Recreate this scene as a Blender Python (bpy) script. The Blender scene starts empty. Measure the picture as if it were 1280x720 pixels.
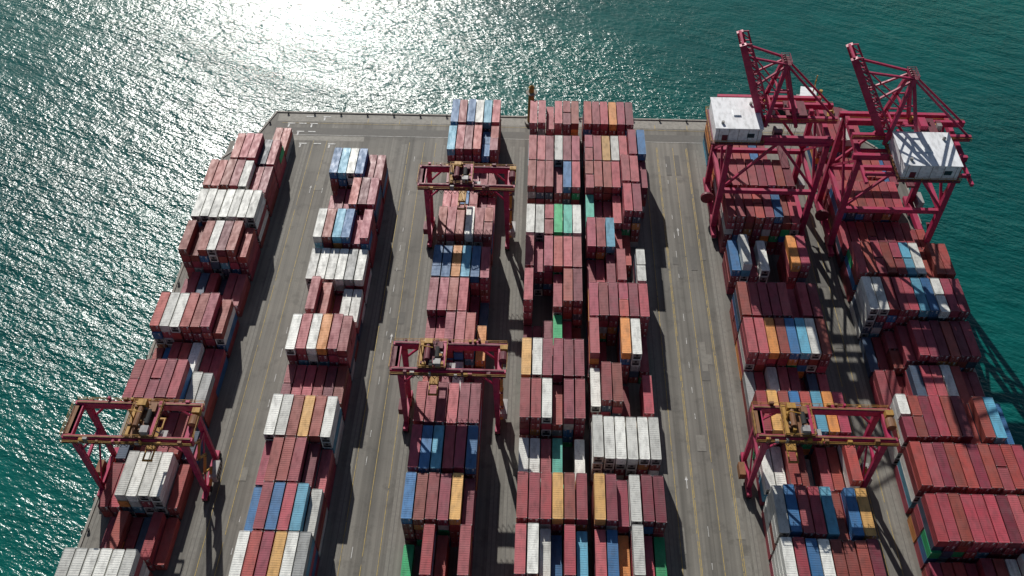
import bpy, math, random
from mathutils import Vector, Matrix
random.seed(11)
scene=bpy.context.scene
COL=scene.collection

# ------------------------------------------------------------------ helpers
class MB:
    def __init__(s): s.v=[];s.f=[];s.m=[]
    def hexa(s,P,m=0):
        b=len(s.v); s.v+= [tuple(p) for p in P]
        for q in ((0,3,2,1),(4,5,6,7),(0,1,5,4),(1,2,6,5),(2,3,7,6),(3,0,4,7)):
            s.f.append(tuple(b+i for i in q)); s.m.append(m)
    def box(s,x0,x1,y0,y1,z0,z1,m=0):
        s.hexa([(x0,y0,z0),(x1,y0,z0),(x1,y1,z0),(x0,y1,z0),(x0,y0,z1),(x1,y0,z1),(x1,y1,z1),(x0,y1,z1)],m)
    def beam(s,p,q,w,h,m=0,w2=None,h2=None):
        p=Vector(p);q=Vector(q);d=(q-p).normalized()
        up=Vector((0,0,1)) if abs(d.z)<0.95 else Vector((0,1,0))
        a=d.cross(up).normalized();b=a.cross(d).normalized()
        w2=w2 or w;h2=h2 or h
        P=[]
        for c,ww,hh in ((p,w,h),(q,w2,h2)):
            P+=[c-a*ww/2-b*hh/2,c+a*ww/2-b*hh/2,c+a*ww/2+b*hh/2,c-a*ww/2+b*hh/2]
        s.hexa(P,m)
    def cyl(s,p,q,r,n=10,m=0,r2=None):
        p=Vector(p);q=Vector(q);d=(q-p).normalized()
        up=Vector((0,0,1)) if abs(d.z)<0.95 else Vector((0,1,0))
        a=d.cross(up).normalized();b=a.cross(d).normalized()
        r2=r if r2 is None else r2
        o=len(s.v)
        for c,rr in ((p,r),(q,r2)):
            for i in range(n):
                t=2*math.pi*i/n
                s.v.append(tuple(c+a*rr*math.cos(t)+b*rr*math.sin(t)))
        for i in range(n):
            j=(i+1)%n
            s.f.append((o+i,o+j,o+n+j,o+n+i));s.m.append(m)
        s.f.append(tuple(o+i for i in reversed(range(n))));s.m.append(m)
        s.f.append(tuple(o+n+i for i in range(n)));s.m.append(m)
    def quad(s,P,m=0):
        b=len(s.v);s.v+=[tuple(p) for p in P];s.f.append(tuple(range(b,b+len(P))));s.m.append(m)
    def rail(s,pts,m,h=1.1,step=2.0):
        for a,b in zip(pts[:-1],pts[1:]):
            a=Vector(a);b=Vector(b);L=(b-a).length;n=max(1,int(L/step))
            for k in (h,h*0.5): s.beam(a+Vector((0,0,k)),b+Vector((0,0,k)),.08,.08,m)
            for i in range(n+1):
                c=a.lerp(b,i/n); s.beam(c,c+Vector((0,0,h)),.08,.08,m)
    def mesh(s,name,mats):
        me=bpy.data.meshes.new(name);me.from_pydata(s.v,[],s.f)
        for t in mats: me.materials.append(t)
        me.polygons.foreach_set('material_index',s.m);me.update()
        return me
    def obj(s,name,mats,loc=(0,0,0)):
        o=bpy.data.objects.new(name,s.mesh(name,mats));o.location=loc;COL.objects.link(o);return o

def newmat(name):
    m=bpy.data.materials.new(name);m.use_nodes=True
    nt=m.node_tree;b=nt.nodes['Principled BSDF'];return m,nt,b
def N(nt,t,**k):
    n=nt.nodes.new(t)
    for a,v in k.items(): setattr(n,a,v)
    return n
def mapped(nt,src,scale,loc=(0,0,0)):
    mp=N(nt,'ShaderNodeMapping');mp.inputs['Scale'].default_value=scale;mp.inputs['Location'].default_value=loc
    nt.links.new(src,mp.inputs['Vector']);return mp.outputs[0]
def noise(nt,vec,scale,detail=4,rough=.55):
    n=N(nt,'ShaderNodeTexNoise');n.inputs['Scale'].default_value=scale;n.inputs['Detail'].default_value=detail
    n.inputs['Roughness'].default_value=rough
    if vec is not None: nt.links.new(vec,n.inputs['Vector'])
    return n.outputs['Fac']
def ramp(nt,fac,stops):
    r=N(nt,'ShaderNodeValToRGB');e=r.color_ramp.elements
    e[0].position,e[0].color=stops[0][0],(*stops[0][1],1);e[1].position,e[1].color=stops[-1][0],(*stops[-1][1],1)
    for p,c in stops[1:-1]:
        x=e.new(p);x.color=(*c,1)
    nt.links.new(fac,r.inputs[0]);return r.outputs[0]
def mix(nt,fac,a,b,mode='MIX'):
    n=N(nt,'ShaderNodeMix',data_type='RGBA',blend_type=mode)
    for s,v in ((n.inputs[0],fac),(n.inputs[6],a),(n.inputs[7],b)):
        if isinstance(v,(int,float)): s.default_value=v
        elif isinstance(v,tuple): s.default_value=(*v,1)
        else: nt.links.new(v,s)
    return n.outputs[2]
def g(v): return (v,v,v)

# ------------------------------------------------------------------ materials
def paint(name,c,rust=.5,rough=.45,instanced=True):
    m,nt,b=newmat(name)
    tc=N(nt,'ShaderNodeTexCoord');oi=N(nt,'ShaderNodeObjectInfo')
    add=N(nt,'ShaderNodeVectorMath',operation='ADD')
    sc=N(nt,'ShaderNodeVectorMath',operation='SCALE');
    nt.links.new(oi.outputs['Location'],sc.inputs[0]);sc.inputs['Scale'].default_value=3.17
    nt.links.new(tc.outputs['Object'],add.inputs[0]);nt.links.new(sc.outputs[0],add.inputs[1])
    v=add.outputs[0]
    rv=ramp(nt,oi.outputs['Random'],[(0,g(.68)),(.5,g(1.0)),(1,g(1.25))])
    col=mix(nt,1.0,(c[0],c[1],c[2]),rv,'MULTIPLY') if instanced else c
    n1=noise(nt,mapped(nt,v,(1,.35,1)),.9,4)
    d=ramp(nt,n1,[(.3,g(.58)),(.52,g(1)),(.75,g(1.2))])
    col=mix(nt,.85,col,d,'MULTIPLY')
    fade=ramp(nt,noise(nt,v,.33,2),[(.42,g(.04)),(.8,g(.35))])
    col=mix(nt,fade,col,tuple(.75*x+.10 for x in c))
    n2=noise(nt,v,2.2,4,.7)
    rm=ramp(nt,n2,[(.56,g(0)),(.72,g(rust))])
    col=mix(nt,rm,col,(.12,.06,.035))
    nt.links.new(col,b.inputs['Base Color'])
    nt.links.new(ramp(nt,n1,[(.3,g(rough+.2)),(.7,g(rough-.02))]),b.inputs['Roughness'])
    b.inputs['Specular IOR Level'].default_value=.45
    return m
RED={'r0':(.37,.052,.074),'r1':(.29,.038,.046),'r2':(.42,.085,.10),'r3':(.22,.028,.050),'r4':(.39,.066,.056),'r5':(.34,.046,.082),'r6':(.30,.06,.045)}
CC=dict(RED); CC.update({'o':(.68,.27,.07),'b':(.035,.16,.36),'t':(.11,.36,.50),'w':(.72,.72,.67),'g':(.02,.38,.14),'k':(.05,.08,.13),'y':(.38,.39,.38),'e':(.09,.46,.35),'m':(.64,.36,.11)})
M={k:paint('container_paint_'+k,c,rust=.5 if k in 'wyo' else .4) for k,c in CC.items()}
dark,nt,b=newmat('dark_gap');b.inputs['Base Color'].default_value=(.015,.015,.017,1);b.inputs['Roughness'].default_value=.8
steel,nt,b=newmat('galvanised_steel');b.inputs['Base Color'].default_value=(.26,.25,.24,1);b.inputs['Roughness'].default_value=.6;b.inputs['Metallic'].default_value=.2
decal,nt,b=newmat('white_decal');b.inputs['Base Color'].default_value=(.7,.7,.7,1);b.inputs['Roughness'].default_value=.6
crimson=paint('crane_crimson',(.40,.014,.078),.4,.45,False)
crane_dk=paint('crane_dark_maroon',(.14,.014,.030),.4,.55,False)
golden=paint('crane_golden_brown',(.22,.09,.03),.7,.55,False)
yellow=paint('machinery_yellow',(.42,.22,.03),.7,.55,False)
cwhite=paint('house_white',(.82,.84,.86),.06,.4,False)
cgrey=paint('cabin_grey',(.34,.33,.32),.4,.5,False)
rubber,nt,b=newmat('rubber');b.inputs['Base Color'].default_value=(.02,.02,.02,1);b.inputs['Roughness'].default_value=.85
glass,nt,b=newmat('cab_glass');b.inputs['Base Color'].default_value=(.03,.05,.06,1);b.inputs['Roughness'].default_value=.08

# pier surface
pier_m,nt,b=newmat('pier_concrete_asphalt')
tc=N(nt,'ShaderNodeTexCoord');v=tc.outputs['Object']
base=ramp(nt,noise(nt,v,.035,5,.6),[(.3,(.148,.140,.124)),(.5,(.190,.180,.158)),(.72,(.240,.226,.195))])
st=ramp(nt,noise(nt,mapped(nt,v,(.30,.006,1)),1.0,3,.5),[(.34,g(.60)),(.5,g(.95)),(.68,g(1.18))])
col=mix(nt,.85,base,st,'MULTIPLY')
st2=ramp(nt,noise(nt,mapped(nt,v,(1.1,.010,1),(13,4,0)),1.0,2,.5),[(.40,g(.72)),(.56,g(1))])
col=mix(nt,.7,col,st2,'MULTIPLY')
spots=ramp(nt,noise(nt,v,.22,5,.65),[(.54,g(0)),(.74,g(.6))])
col=mix(nt,spots,col,(.06,.056,.05))
gr=ramp(nt,noise(nt,v,3.5,4,.7),[(.3,g(.9)),(.7,g(1.08))])
col=mix(nt,1.0,col,gr,'MULTIPLY')
nt.links.new(col,b.inputs['Base Color'])
b.inputs['Roughness'].default_value=.75
b.inputs['Specular IOR Level'].default_value=.3

def flat(name,c,r=.7,wear=.4,under=(.15,.142,.124)):
    m,nt,b=newmat(name);tc=N(nt,'ShaderNodeTexCoord')
    n=noise(nt,tc.outputs['Object'],.8,5,.7)
    col=mix(nt,ramp(nt,n,[(.42,g(0)),(.7,g(wear*1.6))]),c,under)
    nt.links.new(col,b.inputs['Base Color']);b.inputs['Roughness'].default_value=r
    return m
conc=flat('light_concrete',(.30,.285,.25),.8,.5)
conc2=flat('runway_concrete',(.21,.20,.175),.8,.6)
ypaint=flat('road_paint_yellow',(.46,.33,.08),.7,.6)
wpaint=flat('road_paint_white',(.66,.66,.64),.7,.5)
patchd=flat('asphalt_patch',(.11,.105,.095),.8,.4)
wall_m=flat('quay_wall',(.12,.115,.10),.85,.5)

# water
wat,nt,b=newmat('sea_water')
tc=N(nt,'ShaderNodeTexCoord');v=tc.outputs['Object']
big=noise(nt,v,.006,4,.5)
wc=ramp(nt,big,[(.3,(.001,.064,.062)),(.5,(.002,.092,.083)),(.7,(.003,.118,.098))])
mid=ramp(nt,noise(nt,mapped(nt,v,(1,1.7,1)),.09,4,.6),[(.3,g(.84)),(.7,g(1.14))])
wc=mix(nt,1.0,wc,mid,'MULTIPLY')
nt.links.new(wc,b.inputs['Base Color'])
b.inputs['Roughness'].default_value=.22
b.inputs['IOR'].default_value=1.33
rot=N(nt,'ShaderNodeMapping');rot.inputs['Rotation'].default_value=(0,0,math.radians(24));nt.links.new(v,rot.inputs['Vector'])
w1=noise(nt,mapped(nt,rot.outputs[0],(.42,1,1)),.26,2,.5)
w2=noise(nt,mapped(nt,rot.outputs[0],(.5,1,1),(7,3,0)),.9,3,.55)
patch=ramp(nt,noise(nt,mapped(nt,rot.outputs[0],(.22,1,1)),.024,4,.65),[(.36,g(.50)),(.64,g(1.25))])
def mul(a,k):
    n=N(nt,'ShaderNodeMath',operation='MULTIPLY');nt.links.new(a,n.inputs[0])
    if isinstance(k,float): n.inputs[1].default_value=k
    else: nt.links.new(k,n.inputs[1])
    return n.outputs[0]
def addn(a,c):
    n=N(nt,'ShaderNodeMath',operation='ADD');nt.links.new(a,n.inputs[0]);nt.links.new(c,n.inputs[1]);return n.outputs[0]
h=addn(mul(w1,.85),mul(w2,.52))
h=mul(h,patch)
bp=N(nt,'ShaderNodeBump');bp.inputs['Strength'].default_value=1;bp.inputs['Distance'].default_value=1.0
nt.links.new(h,bp.inputs['Height']);nt.links.new(bp.outputs[0],b.inputs['Normal'])

# ------------------------------------------------------------------ water + pier
mb=MB();mb.quad([(-6000,-6000,0),(6000,-6000,0),(6000,9000,0),(-6000,9000,0)])
mb.obj('sea_water',[wat],(0,0,-5))

outline=[(-107,-300),(122,-300),(122,249),(116,262),(104,275),(-93.5,275),(-97.5,262),(-107,249)]
mb=MB()
mb.quad([(x,y,0) for x,y in outline],0)
n=len(outline)
for i in range(n):
    a=outline[i];c=outline[(i+1)%n]
    mb.quad([(a[0],a[1],0),(a[0],a[1],-9),(c[0],c[1],-9),(c[0],c[1],0)],1)
mb.obj('container_terminal_pier',[pier_m,wall_m])
mb=MB()
for i in range(1,n):
    a=outline[i];c=outline[(i+1)%n]
    d=Vector((c[0]-a[0],c[1]-a[1],0));L=d.length;d.normalize();nn=Vector((-d.y,d.x,0))*.45
    A=Vector((*a,0.1))+nn+d*.3;C=Vector((*c,0.1))+nn-d*.3
    mb.beam(A,C,.7,.3,0)
    k=int(L/9)
    for j in range(k):
        p=Vector((*a,0))+d*(j+.5)*L/k
        q=p+nn*3
        mb.cyl((q.x,q.y,0.02),(q.x,q.y,.55),.28,8,1);mb.cyl((q.x,q.y,.55),(q.x,q.y,.75),.42,8,1)
        f=p-nn*.9
        mb.cyl((f.x,f.y,-3.6),(f.x,f.y,-.5),.45,8,1)
mb.obj('quay_kerb',[conc,dark])

mb=MB()
def strip(x0,x1,y0,y1,z,m): mb.quad([(x0,y0,z),(x1,y0,z),(x1,y1,z),(x0,y1,z)],m)
strip(-92,103,262.3,266,.010,3)
strip(-92,103,269.5,273.6,.010,0)
strip(-92,-60,259,261.5,.010,0)
for x in (-105.1,-79.3,-67.8,-45.6,-32.4,-8.6,-5.2,33.8,54,81.9,89.9):
    strip(x-.9,x+.9,60,258,.020,4)
    strip(x-.08,x+.08,60,258,.030,3)
for x in (-77.2,-72.6,-44,-38.9,-34.9,36.4,40.6,40.95,46.2,50.6,51.0,84.2,87.6):
    y=60
    while y<256:
        L=random.uniform(14,50);e=min(y+L,259)
        strip(x-.08,x+.08,y,e,.080,1);y=e+random.choice([.3,.6,2.0])
for x in (-70,-41.5,43.4):
    y=62
    while y<256:
        if random.random()<.7: strip(x-.07,x+.07,y,y+random.uniform(1.5,3),.082,2)
        y+=8.5
strip(-90,100,261.9,262.05,.084,2);strip(-90,100,268.4,268.55,.084,1)
for i,(x,y) in enumerate([(-88,268),(-84,268),(-80,268),(-88,263.5),(-84,263.5),(-80,263.5),(-82,257),(-77,257),(-72,257),(-82,272),(-76,272)]):
    strip(x,x+2.6,y,y+.5,.086,2)
    if i%2==0: strip(x+.3,x+.85,y-1.9,y-.2,.086,2)
for i in range(14):
    x=-60+i*11.2
    strip(x,x+.22,268.9,271.3,.088,1)
for x,y in ((-74.0,232),(-40,170),(44.7,216),(39.4,126)):
    strip(x-.1,x+.1,y,y+2.4,.090,2);mb.quad([(x-.4,y+2.4,.090),(x+.4,y+2.4,.090),(x,y+3.6,.090)],2)
for i in range(26):
    x=random.choice([-75,-71,-41,-38,37,43,48,52,86])+random.uniform(-1,1);y=random.uniform(85,250)
    strip(x-random.uniform(.5,1.4),x+random.uniform(.5,1.6),y,y+random.uniform(3,12),.036+.0012*i,3 if random.random()<.6 else 4)
mb.obj('road_markings',[conc,ypaint,wpaint,patchd,conc2])

# ------------------------------------------------------------------ containers
W=2.438;HH=2.591
def cont_mesh(name,L,mat,reefer=False):
    mb=MB();w=W/2;l=L/2
    r=.06
    mb.box(-w+r,w-r,-l+.1,l-.1,.12,HH-.05,0)
    for sx in (-1,1):
        x0,x1=sorted((sx*(w-.1),sx*w))
        mb.box(x0,x1,-l+.17,l-.17,HH-.1,HH-.005,0)
        mb.box(x0,x1,-l+.17,l-.17,.02,.17,0)
        nr=int(L/.56)
        for i in range(nr):
            y=-l+.35+(L-.7)*(i+.5)/nr
            xo=sx*(w-.012);xi=sx*(w-.062)
            a,b2=.10,.17
            P=[(xi,y-b2,.17),(xo,y-a,.17),(xo,y+a,.17),(xi,y+b2,.17)]
            Q=[(p[0],p[1],HH-.1) for p in P]
            for k in range(3):
                q=[P[k],P[k+1],Q[k+1],Q[k]]
                mb.quad(q if sx>0 else q[::-1],0)
    for sy in (-1,1):
        y0,y1=sorted((sy*(l-.12),sy*l))
        mb.box(-w+.17,w-.17,y0,y1,HH-.12,HH-.004,0)
        mb.box(-w+.17,w-.17,y0,y1,.02,.16,0)
        for sx in (-1,1):
            x0,x1=sorted((sx*(w-.14),sx*w))
            mb.box(x0,x1,y0,y1,.12,HH-.12,0)
            for z in (0,HH-.12):
                xx0,xx1=sorted((sx*(w-.17),sx*(w+.004)));yy0,yy1=sorted((sy*(l-.17),sy*(l+.004)))
                mb.box(xx0,xx1,yy0,yy1,z,z+.122,2 if z else 1)
    nr=int(L/.6)
    for i in range(nr):
        y=-l+.45+(L-.9)*(i+.5)/nr
        mb.box(-w+.16,w-.16,y-.11,y+.11,HH-.05,HH-.022,0)
    yd=-l+.1
    if reefer:
        mb.box(-w+.25,w-.25,yd-.05,yd+.01,.3,HH-.25,2)
        mb.box(-w+.4,w-.4,yd-.075,yd-.05,.4,1.15,1)
        mb.cyl((0,yd-.05,1.75),(0,yd-.085,1.75),.38,10,1)
    else:
        for x in (-.95,-.38,.38,.95):
            mb.box(x-.025,x+.025,yd-.07,yd-.02,.1,HH-.08,2)
            mb.box(x-.09,x+.16,yd-.085,yd-.07,1.0,1.07,2)
        mb.box(-.02,.02,yd-.015,yd+.01,.16,HH-.12,1)
        mb.box(.45,.85,yd-.02,yd-.005,1.75,2.2,3)
        mb.box(.5,.8,yd-.02,yd-.005,1.25,1.55,3)
        mb.box(-.85,-.5,yd-.02,yd-.005,2.0,2.2,3)
    for i in range(7):
        x=-.9+i*.3;mb.box(x-.07,x+.07,l-.1,l-.05,.16,HH-.12,0)
    return mb.mesh(name,[mat,dark,steel,decal])
meshes={}
for k in CC:
    meshes[k,40]=cont_mesh('shipping_container_'+k,12.19,M[k],k=='w')
    meshes[k,20]=cont_mesh('shipping_container_short_'+k,6.06,M[k],False)
REDS=['r0','r0','r1','r2','r3','r4','r5','r6']
def pick(c=None):
    if c is None:
        c=random.choices(['r','o','b','t','w','g','k','y'],[64,7,7,3,6,2,7,4])[0]
    if c in('r','R'): return random.choice(REDS)
    return c
PITCH=2.76
cnt=0
def put(x,y,z,key,L):
    global cnt
    o=bpy.data.objects.new('shipping_container',meshes[key,L])
    o.location=(x+random.gauss(0,.04),y+random.gauss(0,.12),z)
    o.rotation_euler=(0,0,random.gauss(0,.0025)+(math.pi if random.random()<.3 else 0))
    COL.objects.link(o);cnt+=1
def bay(x0,yf,heights,colors,pitch=PITCH,z0=0.10):
    for i,(h,c) in enumerate(zip(heights,colors)):
        h=int(h,16);x=x0+pitch*(i+.5)
        if c=='r' and h>=4 and random.random()<.07: h-=1
        for t in range(h):
            top=(t==h-1)
            key=pick(c if top else None)
            if (not top) and c=='w' and random.random()<.5: key='w'
            split = random.random()<(.05 if top else .06)
            z=z0+t*(HH+.012)
            if split:
                put(x,yf-3.03,z,key,20);put(x,yf-9.5,z,pick(c if random.random()<.5 else 'r') if top else pick(),20)
            else: put(x,yf-6.1,z,key,40)

C1=-103.2
for yf,h,c in [
 (259,'0000022','rrrrrrr'),(246,'0055544','rrrrrkr'),(232.5,'5555554','rrrrwrr'),(218.5,'5555555','wwwwwww'),(204.5,'5555554','rrrwrrr'),
 (190.5,'1222122','rrkrkrr'),(175.5,'5555554','rwwrrrr'),(162,'2233322','rbrrwrr'),(152.3-.2,'5555533','rrrrrwy'),
 (139,'2122332','krrrrrk'),(125.5,'2244442','rrwwwwr'),(112.1,'0121121','rrrrkrr'),(98.5,'5555550','wwwwwwr'),(84,'5555555','rrwrrrr'),(70,'5555555','rrwrrrr')]:
    bay(C1,yf,h,c)
C2=-65.2
for yf,h,c in [
 (239.5,'555544','btwbrr'),(225.5,'233555','rrrrrr'),(211,'555555','wrtbrr'),(196.5,'444444','wwwwyw'),(183,'154233','rrrrww'),
 (169,'555555','wrworr'),(155.5,'333333','rrrrrr'),(142,'555555','wwrmrw'),(129.3,'455543','rrrrrr'),(116.7,'455554','brbrtw'),(104,'555555','wrrmwy'),(90.5,'555555','rrrrrr'),(77,'555555','rrworr')]:
    bay(C2,yf,h,c)
C3=-29.2
for yf,h,c in [
 (266.5,'555555','brbwtr'),(252.5,'555545','trrrbr'),(239,'232333','rrrrrr'),(226,'333322','rrbrrr'),(213,'555555','rrrwrr'),(196.5,'555555','bbotbr'),
 (183.8,'555521','rrrrrk'),(171,'445553','rrrrro'),(158,'223312','rrrwrr'),(147.1,'555555','rrrrrr'),(134,'555555','rbtrrb'),(120.5,'555555','brrrmr'),(107,'105305','grrrrr'),(93.5,'125305','grrrrr'),(80,'555555','rrrwrr')]:
    bay(C3,yf,h,c)
C4=-2.9
for yf,h,c in [
 (266.8,'555555','rrrrrr'),(248,'555555','rrrwrr'),(235.3,'555555','rrrrbr'),(215,'555555','wwrgew'),(201.5,'545555','rrrrrr'),(188.3,'500455','rrrrrr'),
 (175.3,'112321','rrrgrr'),(162.5,'555555','mwrrrr'),(149.2,'555555','rrwrrr'),(134.5,'333303','wwregw'),(121.5,'555555','rrrmrr'),(108,'554354','rwwbrt'),(94.5,'455455','rrorrb'),(81,'555555','rwrrrr')]:
    bay(C4,yf,h,c)
C5=15.1
for yf,h,c in [
 (266.8,'555555','rrrorr'),(248.6,'555556','rrmwrr'),(235.6,'555566','rrrrrr'),(222.5,'433466','errrrr'),(209.8,'555320','rrtrrr'),(196.9,'334505','rrrrrw'),
 (183.4,'555555','rrrrrr'),(170.3,'510552','rrrowr'),(155,'455103','wrrrrr'),(138.2,'555555','wwwwww'),(121.5,'555555','mrrwrr'),(108.4,'443533','rbowrg'),(95,'554435','rborrg'),(82,'555555','rworrr')]:
    bay(C5,yf,h,c)
bay(C5+6*PITCH,248.6,'6','b');bay(C5+6*PITCH,235.6,'5','r')
C6=56.6
for yf,h,c in [
 (262,'55555000','rrrrrrrr'),(248.5,'55555500','rrrrbrrr'),(235,'66666666','rrrrrrrr'),(221,'66666655','rrrrrbrr'),(204,'45440055','bwrwrror'),
 (185,'55555555','rrrrrrrr'),(171.8,'55555555','rrorbtwr'),(159,'22333122','yrwrrrkr'),(147.4,'55555555','rmrbrtor'),
 (134,'33431335','wwrrwrrr'),(119.8,'55555555','wbrrtrbm'),(106.4,'55555555','wrbwrrrr'),(92.9,'55555555','rrwrrrrr'),(79.4,'55555555','rrwrrrrr')]:
    bay(C6,yf,h,c)
C7=91.8
for yf,h,c in [
 (261,'5555500000','rrrwrrrrrr'),(243,'3344554400','rrrrrrbrrr'),(229,'5555555000','rrrrrrrrrr'),(216,'3333333322','rrrrrrrrrr'),(202,'5555555555','rrrrrtwrrr'),(188,'5555555555','wwrrrtbwrr'),
 (174.5,'1123444444','krrrrrrrrr'),(161,'2213333322','rrrkrrwrrr'),(147,'5555555554','wrrrrrrrtb'),(133,'5555555555','rrrrrrrrrr'),(119,'5555555555','rrrrrrrrrr'),(105.5,'2222333444','rrrrrrwwwb'),(92,'5555555555','rrrgrgrrrr')]:
    bay(C7,yf,h,c,pitch=2.72)

# ------------------------------------------------------------------ RTG yard cranes
def rtg(cx,cy,span,dy,troll=0.3,gold=False):
    mb=MB();H=24;s=span/2;d=dy/2
    for sx in (-1,1):
        for sy in (-1,1):
            mb.beam((sx*s,sy*d,2.2),(sx*(s-.3),sy*d,H-1),1.05,.75,0,1.5,1.1)
            mb.box(sx*s-.6,sx*s+.6,sy*d-2.2,sy*d+2.2,1.3,2.3,0)
            for k in (-1.4,1.4):
                for e in (-.45,.45):
                    mb.cyl((sx*s+e-.25,sy*d+k,.82),(sx*s+e+.25,sy*d+k,.82),.78,12,2)
        mb.beam((sx*s,-d+1,2.6),(sx*s,d-1,2.6),.9,1.1,0)
        mb.beam((sx*(s-.1),-d+.5,14.5),(sx*(s-.1),d-.5,14.5),.6,.7,0)
        mb.beam((sx*s,-d+.6,3.2),(sx*(s-.1),d-.6,14.2),.35,.35,0)
        mb.beam((sx*(s+.6),-d,H+.1),(sx*(s+.6),d,H+.1),1.0,1.2,0)
    for sy in (-1,1):
        mb.beam((-s-2.2,sy*d,H),(s+2.2,sy*d,H),.95,1.9,0)
        mb.box(-s-1.8,s+1.8,sy*d-.2,sy*d+.2,H+.96,H+1.12,4)
        y0,y1=sorted((sy*(d+.5),sy*(d+1.3)))
        mb.box(-s-2.2,s+2.2,y0,y1,H-.1,H,4)
        mb.rail([(-s-2.2,sy*(d+1.3),H),(s+2.2,sy*(d+1.3),H)],1,1.1,2.2)
        n=18
        for i in range(n-1):
            x=-s+i*(2*s)/n
            mb.beam((x,sy*(d+.55),H-.9),(x+s/n,sy*(d+.55),H-2.1),.1,.1,2);mb.beam((x+s/n,sy*(d+.55),H-2.1),(x+2*s/n,sy*(d+.55),H-.9),.1,.1,2)
        for sx in (-1,1): mb.beam((sx*(s-.3),sy*d,H-5),(sx*(s-4),sy*d,H-.9),.45,.45,0)
        for i in range(12):
            x=random.uniform(-s,s);w_=random.uniform(.3,1.1);yy=sy*(d+random.uniform(.7,1.2))
            mb.box(x-w_/2,x+w_/2,yy-.3,yy+.3,H+.005*i,H+random.uniform(.5,1.7),random.choice([1,4,4,0,3]))
    tx=(troll*2-1)*(s-4)
    mb.box(tx-3.4,tx+3.4,-d-.3,d+.3,H+1.15,H+1.5,4)
    mb.box(tx-3.2,tx-2.4,-d,d,H+1.5,H+2.1,1);mb.box(tx+2.4,tx+3.2,-d,d,H+1.5,H+2.1,0)
    mb.cyl((tx-1.2,-d*.55,H+2.4),(tx-1.2,d*.55,H+2.4),.7,12,4);mb.cyl((tx+1.2,-d*.4,H+2.4),(tx+1.2,d*.4,H+2.4),.6,12,2)
    mb.box(tx-2.2,tx-.2,d*.6,d*.95,H+1.5,H+3.2,1);mb.box(tx+.4,tx+2.2,-d*.95,-d*.55,H+1.5,H+3.0,7)
    mb.box(tx+1,tx+2.4,d*.3,d*.8,H+1.5,H+2.8,4)
    for i in range(18):
        x=tx+random.uniform(-3,3);y=random.uniform(-d,d);w_=random.uniform(.15,.5);hh=random.uniform(.3,1.4)
        mb.box(x-w_,x+w_,y-w_*.8,y+w_*.8,H+1.51,H+1.5+hh,random.choice([0,1,2,4,4,3]))
    mb.rail([(tx-3.4,-d-.3,H+1.5),(tx+3.4,-d-.3,H+1.5),(tx+3.4,d+.3,H+1.5),(tx-3.4,d+.3,H+1.5),(tx-3.4,-d-.3,H+1.5)],1,1.1,1.6)
    mb.beam((tx-2.6,0,H+1.5),(tx-2.6,0,H+5.2),.25,.25,1);mb.beam((tx-2.6,0,H+5.2),(tx+.2,0,H+4.4),.2,.2,1)
    mb.box(tx+3.6,tx+5.6,-d+.7,-d+3.0,H-2.6,H-.2,7);mb.box(tx+3.7,tx+5.5,-d+.62,-d+.7,H-2.3,H-.9,6)
    mb.beam((tx+4.6,-d+1.8,H-.2),(tx+3.2,-d+1.8,H+1.3),.25,.25,3)
    sz=17.2
    for ex in (-.9,.9):
        for ey in (-2.3,2.3): mb.beam((tx+ex,ey*.7,H+1.2),(tx+ex,ey,sz+.6),.08,.08,2)
    mb.box(tx-1.1,tx+1.1,-3,3,sz,sz+.6,1);
    for ex in (-1,1): mb.box(tx+ex-.15,tx+ex+.15,-6,6,sz-.05,sz+.3,1)
    for ey in (-5.9,5.9): mb.box(tx-1.2,tx+1.2,ey-.2,ey+.2,sz-.2,sz+.2,1)
    mb.box(s+.7,s+2.4,-2.4,2.4,2.4,4.8,7);mb.box(-s-2.2,-s-.7,-1.8,1.8,2.4,4.6,4)
    for i in range(5): mb.box(s+2.4,s+2.44,-2+i*.9,-1.5+i*.9,2.8,4.2,2)
    z=2.8;k=0
    while z<H-1.5:
        a=-d+1.2 if k%2==0 else -d+4.2;c=-d+4.2 if k%2==0 else -d+1.2
        mb.beam((s+.95,a,z),(s+.95,c,z+3),.7,.12,1);mb.beam((s+1.35,a,z+1),(s+1.35,c,z+4),.07,.07,1)
        mb.box(s+.55,s+1.4,c-.5,c+.5,z+2.95,z+3.05,4)
        z+=3;k+=1
    mb.box(-s-2.4,-s-.4,-d+.8,d-.8,H-.5,H+.7,4);mb.rail([(-s-2.4,-d,H+.7),(-s-2.4,d,H+.7)],1)
    mb.cyl((s+1.4,-1.2,H+1.2),(s+1.4,1.2,H+1.2),1.1,14,4)
    mb.box(s+.6,s+2.4,1.8,3.2,H+.7,H+2.3,1)
    mb.rail([(s+2.4,-d,H+.7),(s+2.4,d,H+.7)],1)
    mats=[crimson,yellow,rubber,steel,golden if gold else crane_dk,cwhite,glass,cgrey]
    return mb.obj('rubber_tyred_gantry_crane',mats,(cx,cy,0.05))
rtg(-92.2,124.8,25.8,9.5,.66,True)
rtg(-20.4,213.4,23.8,8,.4)
rtg(-20.4,146,23.8,8,.25)
rtg(67.9,129.5,27.6,8,.18,True)

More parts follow.
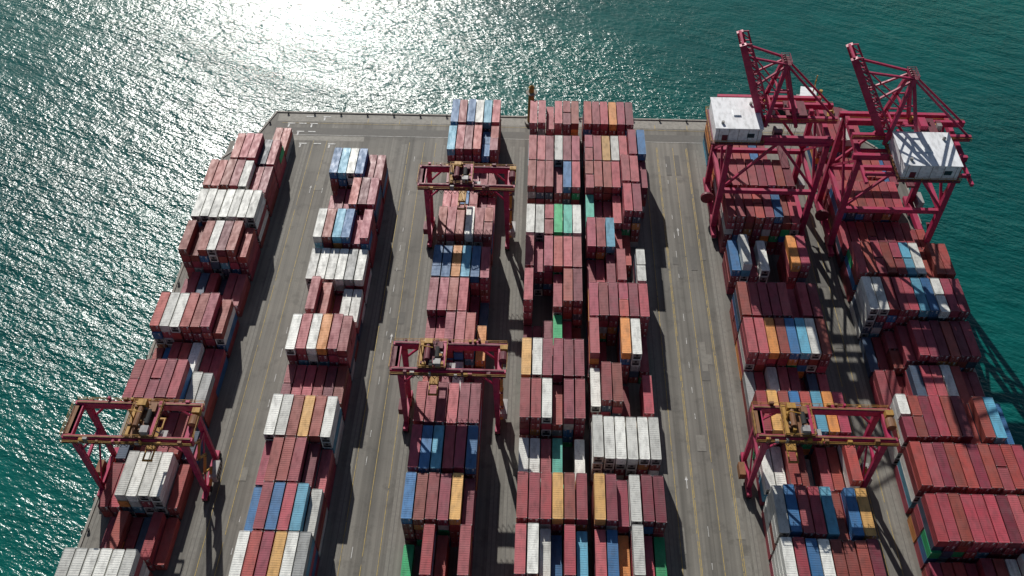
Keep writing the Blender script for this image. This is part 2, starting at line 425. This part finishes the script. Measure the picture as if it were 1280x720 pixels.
# ------------------------------------------------------------------ quay cranes
def quay_crane(x0,x1,y0,y1,H,hinge,tip,mast,house,hz):
    mb=MB();cx=(x0+x1)/2
    for x in (x0,x1):
        for y in (y0,y1):
            mb.beam((x,y,3.2),(x,y,H),1.7,1.5,0,1.4,1.3)
            mb.box(x-.7,x+.7,y-4,y+4,1.5,2.7,0)
            for k in (-3,-1.2,1.2,3):
                mb.cyl((x-.35,y+k,.6),(x+.35,y+k,.6),.58,10,2);mb.box(x-.5,x+.5,y+k-.7,y+k+.7,.9,1.5,3)
        mb.beam((x,y0,3.6),(x,y1,3.6),1.5,1.7,0)
        mb.beam((x,y0,H-1),(x,y1,H-1),1.3,1.6,0)
        mb.beam((x,y0,17.5),(x,y1,17.5),1.1,1.4,0)
        mb.beam((x,y0,18),(x,y1,H-2),.65,.65,0);mb.beam((x,y1,18),(x,y0,H-2),.65,.65,0)
    for y in (y0,y1):
        mb.beam((x0,y,17.5),(x1,y,17.5),1.1,1.4,0)
        mb.beam((x0,y,18.4),(cx,y,H-1.8),.7,.7,0);mb.beam((x1,y,18.4),(cx,y,H-1.8),.7,.7,0)
        mb.beam((x0-2,y,H-.6),(x1+1,y,H-.6),1.1,1.7,0)
    hx,hh=hinge;tx,tt=tip;mx,mt=mast;ym=(y0+y1)/2
    for s in (-3.2,3.2):
        mb.beam((min(x0,hx)-1.5,ym+s,H+1.6),(x1+3,ym+s,H+1.6),1.0,1.8,0)
        mb.rail([(min(x0,hx)-1.5,ym+s*1.35,H+1.2),(x1+3,ym+s*1.35,H+1.2)],1,1.2,2.5)
        mb.beam((hx,ym+s,hh),(tx,ym+s,tt),1.2,2.1,0,1.1,1.8)
        mb.beam((hx+2.6,ym+s,hh+1),(tx+2.2,ym+s,tt),.5,.5,0)
        mb.beam((mx-3,ym+s*1.5,H),(mx,ym+s*.55,mt),1.05,1.05,0)
        mb.beam((mx+6,ym+s*1.5,H),(mx,ym+s*.55,mt),.85,.85,0)
        mb.beam((mx,ym+s*.55,mt),(tx*.85+hx*.15,ym+s,tt*.85+hh*.15),.55,.55,0)
        mb.beam((mx,ym+s*.55,mt-.5),(tx*.45+hx*.55,ym+s,tt*.45+hh*.55),.5,.5,0)
        mb.beam((tx*.85+hx*.15,ym+s,tt*.85+hh*.15),(mx-1.2,ym+s*.9,H+(mt-H)*.55),.35,.35,0)
        mb.beam((mx,ym+s*.55,mt),(x1+2,ym+s,H+2.4),.55,.55,0)
    nseg=9
    for i in range(nseg+1):
        t=i/nseg;x=hx+(tx-hx)*t;z=hh+(tt-hh)*t
        mb.beam((x,ym-3.2,z),(x,ym+3.2,z),.6,.6,0)
        for s in (-3.2,3.2): mb.beam((x,ym+s,z),(x+2.4,ym+s,z+.2),.3,.3,0)
        if i<nseg:
            t2=(i+1)/nseg;xx=hx+(tx-hx)*t2;zz=hh+(tt-hh)*t2;sg=1 if i%2 else -1
            mb.beam((x,ym-3.2*sg,z),(xx,ym+3.2*sg,zz),.35,.35,0)
            for s in (-3.2,3.2): mb.beam((x+2.4,ym+s,z+.2),(xx,ym+s,zz),.25,.25,0)
    for t in (.3,.6,.95):
        z=H+(mt-H)*t;w=3.2*(1.5-.95*t);xa=mx-3*(1-t);xb=mx+6*(1-t)
        mb.beam((xa,ym-w,z),(xa,ym+w,z),.5,.5,0)
        mb.beam((xa,ym-w,z),(xb,ym-w,z),.4,.4,0);mb.beam((xa,ym+w,z),(xb,ym+w,z),.4,.4,0)
    mb.box(mx-1.2,mx+1.2,ym-2.2,ym+2.2,mt-.1,mt+.1,4);mb.rail([(mx-1.2,ym-2.2,mt),(mx+1.2,ym-2.2,mt),(mx+1.2,ym+2.2,mt),(mx-1.2,ym+2.2,mt),(mx-1.2,ym-2.2,mt)],0)
    for e in (-1.4,-.4,.6,1.5): mb.cyl((mx-.4,ym+e,mt+.6),(mx-.4,ym+e+.3,mt+.6),.5,10,4)
    a,b2,c,d=house
    mb.box(a-.9,b2+.9,c-.9,d+.9,hz-.5,hz,4)
    mb.box(a,b2,c,d,hz,hz+4.6,5);mb.box(a-.25,b2+.25,c-.25,d+.25,hz+4.6,hz+4.85,5)
    for i in range(5):
        x=a+1+i*(b2-a-2)/4
        mb.box(x-.06,x+.06,c-.05,c,hz+.2,hz+4.4,3)
    mb.box(a+2,a+3.6,c-.06,c-.01,hz+.3,hz+2.4,4);mb.box(b2-4,b2-2,c-.08,c-.01,hz+1.6,hz+3.0,6)
    mb.box((a+b2)/2-1,(a+b2)/2+1,(c+d)/2-1.5,(c+d)/2+1.5,hz+4.85,hz+5.25,5)
    for q in ((a+2,c+2),(b2-2,d-3)): mb.cyl((q[0],q[1],hz+4.85),(q[0],q[1],hz+5.6),.45,10,3)
    mb.rail([(a-.9,c-.9,hz),(b2+.9,c-.9,hz),(b2+.9,d+.9,hz),(a-.9,d+.9,hz),(a-.9,c-.9,hz)],1,1.1,2)
    for y in (max(c,y0-8)+1,d-1):
        mb.beam((min(a,x0),y,hz-1.1),(max(b2,x1),y,hz-1.1),.7,1.0,0)
    for x in (x0,x1): mb.beam((x,min(c,y0),hz-1.9),(x,y1,hz-1.9),.8,.9,0)
    mb.box(cx+2,cx+8,ym-3.4,ym+3.4,H+2.6,H+3.2,4);mb.box(cx+3,cx+5,ym-2,ym+2,H+3.2,H+4.6,0)
    for i in range(12):
        x=cx+random.uniform(-9,10);y=ym+random.uniform(-3,3);w_=random.uniform(.2,.7)
        mb.box(x-w_,x+w_,y-w_,y+w_,H+2.4,H+2.6+random.uniform(.3,1.6),random.choice([0,4,3,7,1]))
    mb.box(cx-1,cx+1.4,ym-5.6,ym-3.6,H-3.2,H-.6,7);mb.box(cx-.9,cx+1.3,ym-5.68,ym-5.6,H-2.9,H-1.4,6)
    for ex in (-1,1):
        for ey in (-2,2): mb.beam((cx+5+ex,ym+ey,H+2),(cx+5+ex,ym+ey*1.3,24),.09,.09,2)
    mb.box(cx+3.9,cx+6.1,ym-6,ym+6,23.2,23.9,4)
    z=4;k=0
    while z<H-3:
        aY=y0+1.5 if k%2==0 else y0+5.5;cY=y0+5.5 if k%2==0 else y0+1.5
        mb.beam((x1+1.3,aY,z),(x1+1.3,cY,z+3.2),.8,.12,4);mb.beam((x1+1.7,aY,z+1),(x1+1.7,cY,z+4.2),.08,.08,0)
        mb.box(x1+.8,x1+1.9,cY-.6,cY+.6,z+3.15,z+3.25,4)
        z+=3.2;k+=1
    mb.box(x1+.9,x1+2.7,y1-4,y1+1,4.5,7.2,7)
    mb.cyl((x0-1.3,ym-.4,6),(x0-1.3,ym+.4,6),2.1,18,4);
    return mb.obj('ship_to_shore_gantry_crane',[crimson,yellow,rubber,steel,crane_dk,cwhite,glass,cgrey],(0,0,.03))
quay_crane(55.2,82.6,218,237,38,(64,39),(54.5,64),(68,57),(50,63,216.5,230.5),37.2)
quay_crane(89.9,118.4,211,230,38,(97,39),(82.5,65),(100.5,58),(98.5,113.5,201,215),38.2)

# ------------------------------------------------------------------ beacon tower
mb=MB()
mb.cyl((0,0,0.02),(0,0,1),2.2,8,1);mb.cyl((0,0,1),(0,0,13),1.3,8,0,1.0);mb.cyl((0,0,13),(0,0,13.3),2.0,8,1)
mb.cyl((0,0,13.3),(0,0,15.2),.9,8,0);mb.cyl((0,0,15.2),(0,0,16.2),1.1,8,0,.1)
for i in range(8):
    t=i*math.pi/4;mb.beam((1.9*math.cos(t),1.9*math.sin(t),13.3),(1.9*math.cos(t),1.9*math.sin(t),14.3),.08,.08,1)
mb.obj('harbour_beacon_tower',[yellow,conc],(-2.5,271,0.01))

# ------------------------------------------------------------------ tug boat at the end of the pier
mb=MB()
def hull(sec,m):
    prev=None
    for (y,hw,zt) in sec:
        ring=[(-hw,y,zt),(-hw*.75,y,-1),(hw*.75,y,-1),(hw,y,zt)]
        if prev:
            for k in range(3): mb.quad([prev[k],prev[k+1],ring[k+1],ring[k]],m)
            mb.quad([prev[3],prev[0],ring[0],ring[3]],3)
        else: mb.quad(ring,m)
        prev=ring
    mb.quad(prev[::-1],m)
hull([(-13,3.2,2.2),(-11,4.4,2.0),(-4,4.9,2.0),(4,4.8,2.3),(9,3.6,2.9),(12,1.9,3.5),(13.8,.3,4.0)],0)
mb.box(-3.2,3.2,-3,6,2.3,5.0,4);mb.box(-2.4,2.4,0,5,5.0,7.6,2);mb.box(-2.45,2.45,.6,5.05,6.1,7.1,5);mb.box(-2.7,2.7,-.3,5.3,7.6,7.8,2)
mb.cyl((0,1,7.8),(0,1,13),.22,8,1);mb.beam((-1.8,1,10.5),(1.8,1,10.5),.15,.15,1);mb.beam((-1.2,1,12),(1.2,1,12),.12,.12,1)
for sx in (-1.6,1.6): mb.cyl((sx,-1.8,5),(sx,-1.8,8),.6,10,1)
mb.cyl((-.9,-7,3),(.9,-7,3),.8,12,1);mb.box(-1.6,1.6,-8.2,-5.8,2,2.4,1)
for i in range(9):
    for sx in (-1,1): mb.cyl((sx*4.95,-10+i*2,1.3),(sx*5.25,-10+i*2,1.3),.6,10,6)
tug=mb.obj('tugboat',[dark,yellow,cwhite,crane_dk,steel,glass,rubber],(98,284,-5));tug.rotation_euler.z=math.radians(78);tug.scale=(1.1,1.0,1.4)

# ------------------------------------------------------------------ light
az=math.radians(15);el=math.radians(30.5)
sv=Vector((-math.sin(az)*math.cos(el),math.cos(az)*math.cos(el),math.sin(el)))
sun=bpy.data.lights.new('sun','SUN');sun.energy=5;sun.angle=math.radians(.5);sun.color=(1,.965,.91)
so=bpy.data.objects.new('sun',sun);so.rotation_euler=sv.to_track_quat('Z','Y').to_euler();COL.objects.link(so)
w=bpy.data.worlds.new('World');scene.world=w;w.use_nodes=True;nt=w.node_tree
sky=nt.nodes.new('ShaderNodeTexSky');sky.sky_type='NISHITA';sky.sun_disc=False;sky.sun_elevation=el;sky.sun_rotation=-az
nt.links.new(sky.outputs[0],nt.nodes['Background'].inputs[0]);nt.nodes['Background'].inputs[1].default_value=.052
scene.view_settings.view_transform='Standard';scene.view_settings.look='None';scene.view_settings.exposure=0

cam=bpy.data.cameras.new('camera');cam.sensor_width=36;cam.lens=33.75;cam.clip_end=20000;cam.clip_start=1
co=bpy.data.objects.new('camera',cam);co.location=(0,0,210)
co.rotation_euler=(math.pi/2-math.atan(1310/1200),0,math.atan(60/math.hypot(1200,1310)))
COL.objects.link(co);scene.camera=co
print('containers',cnt)
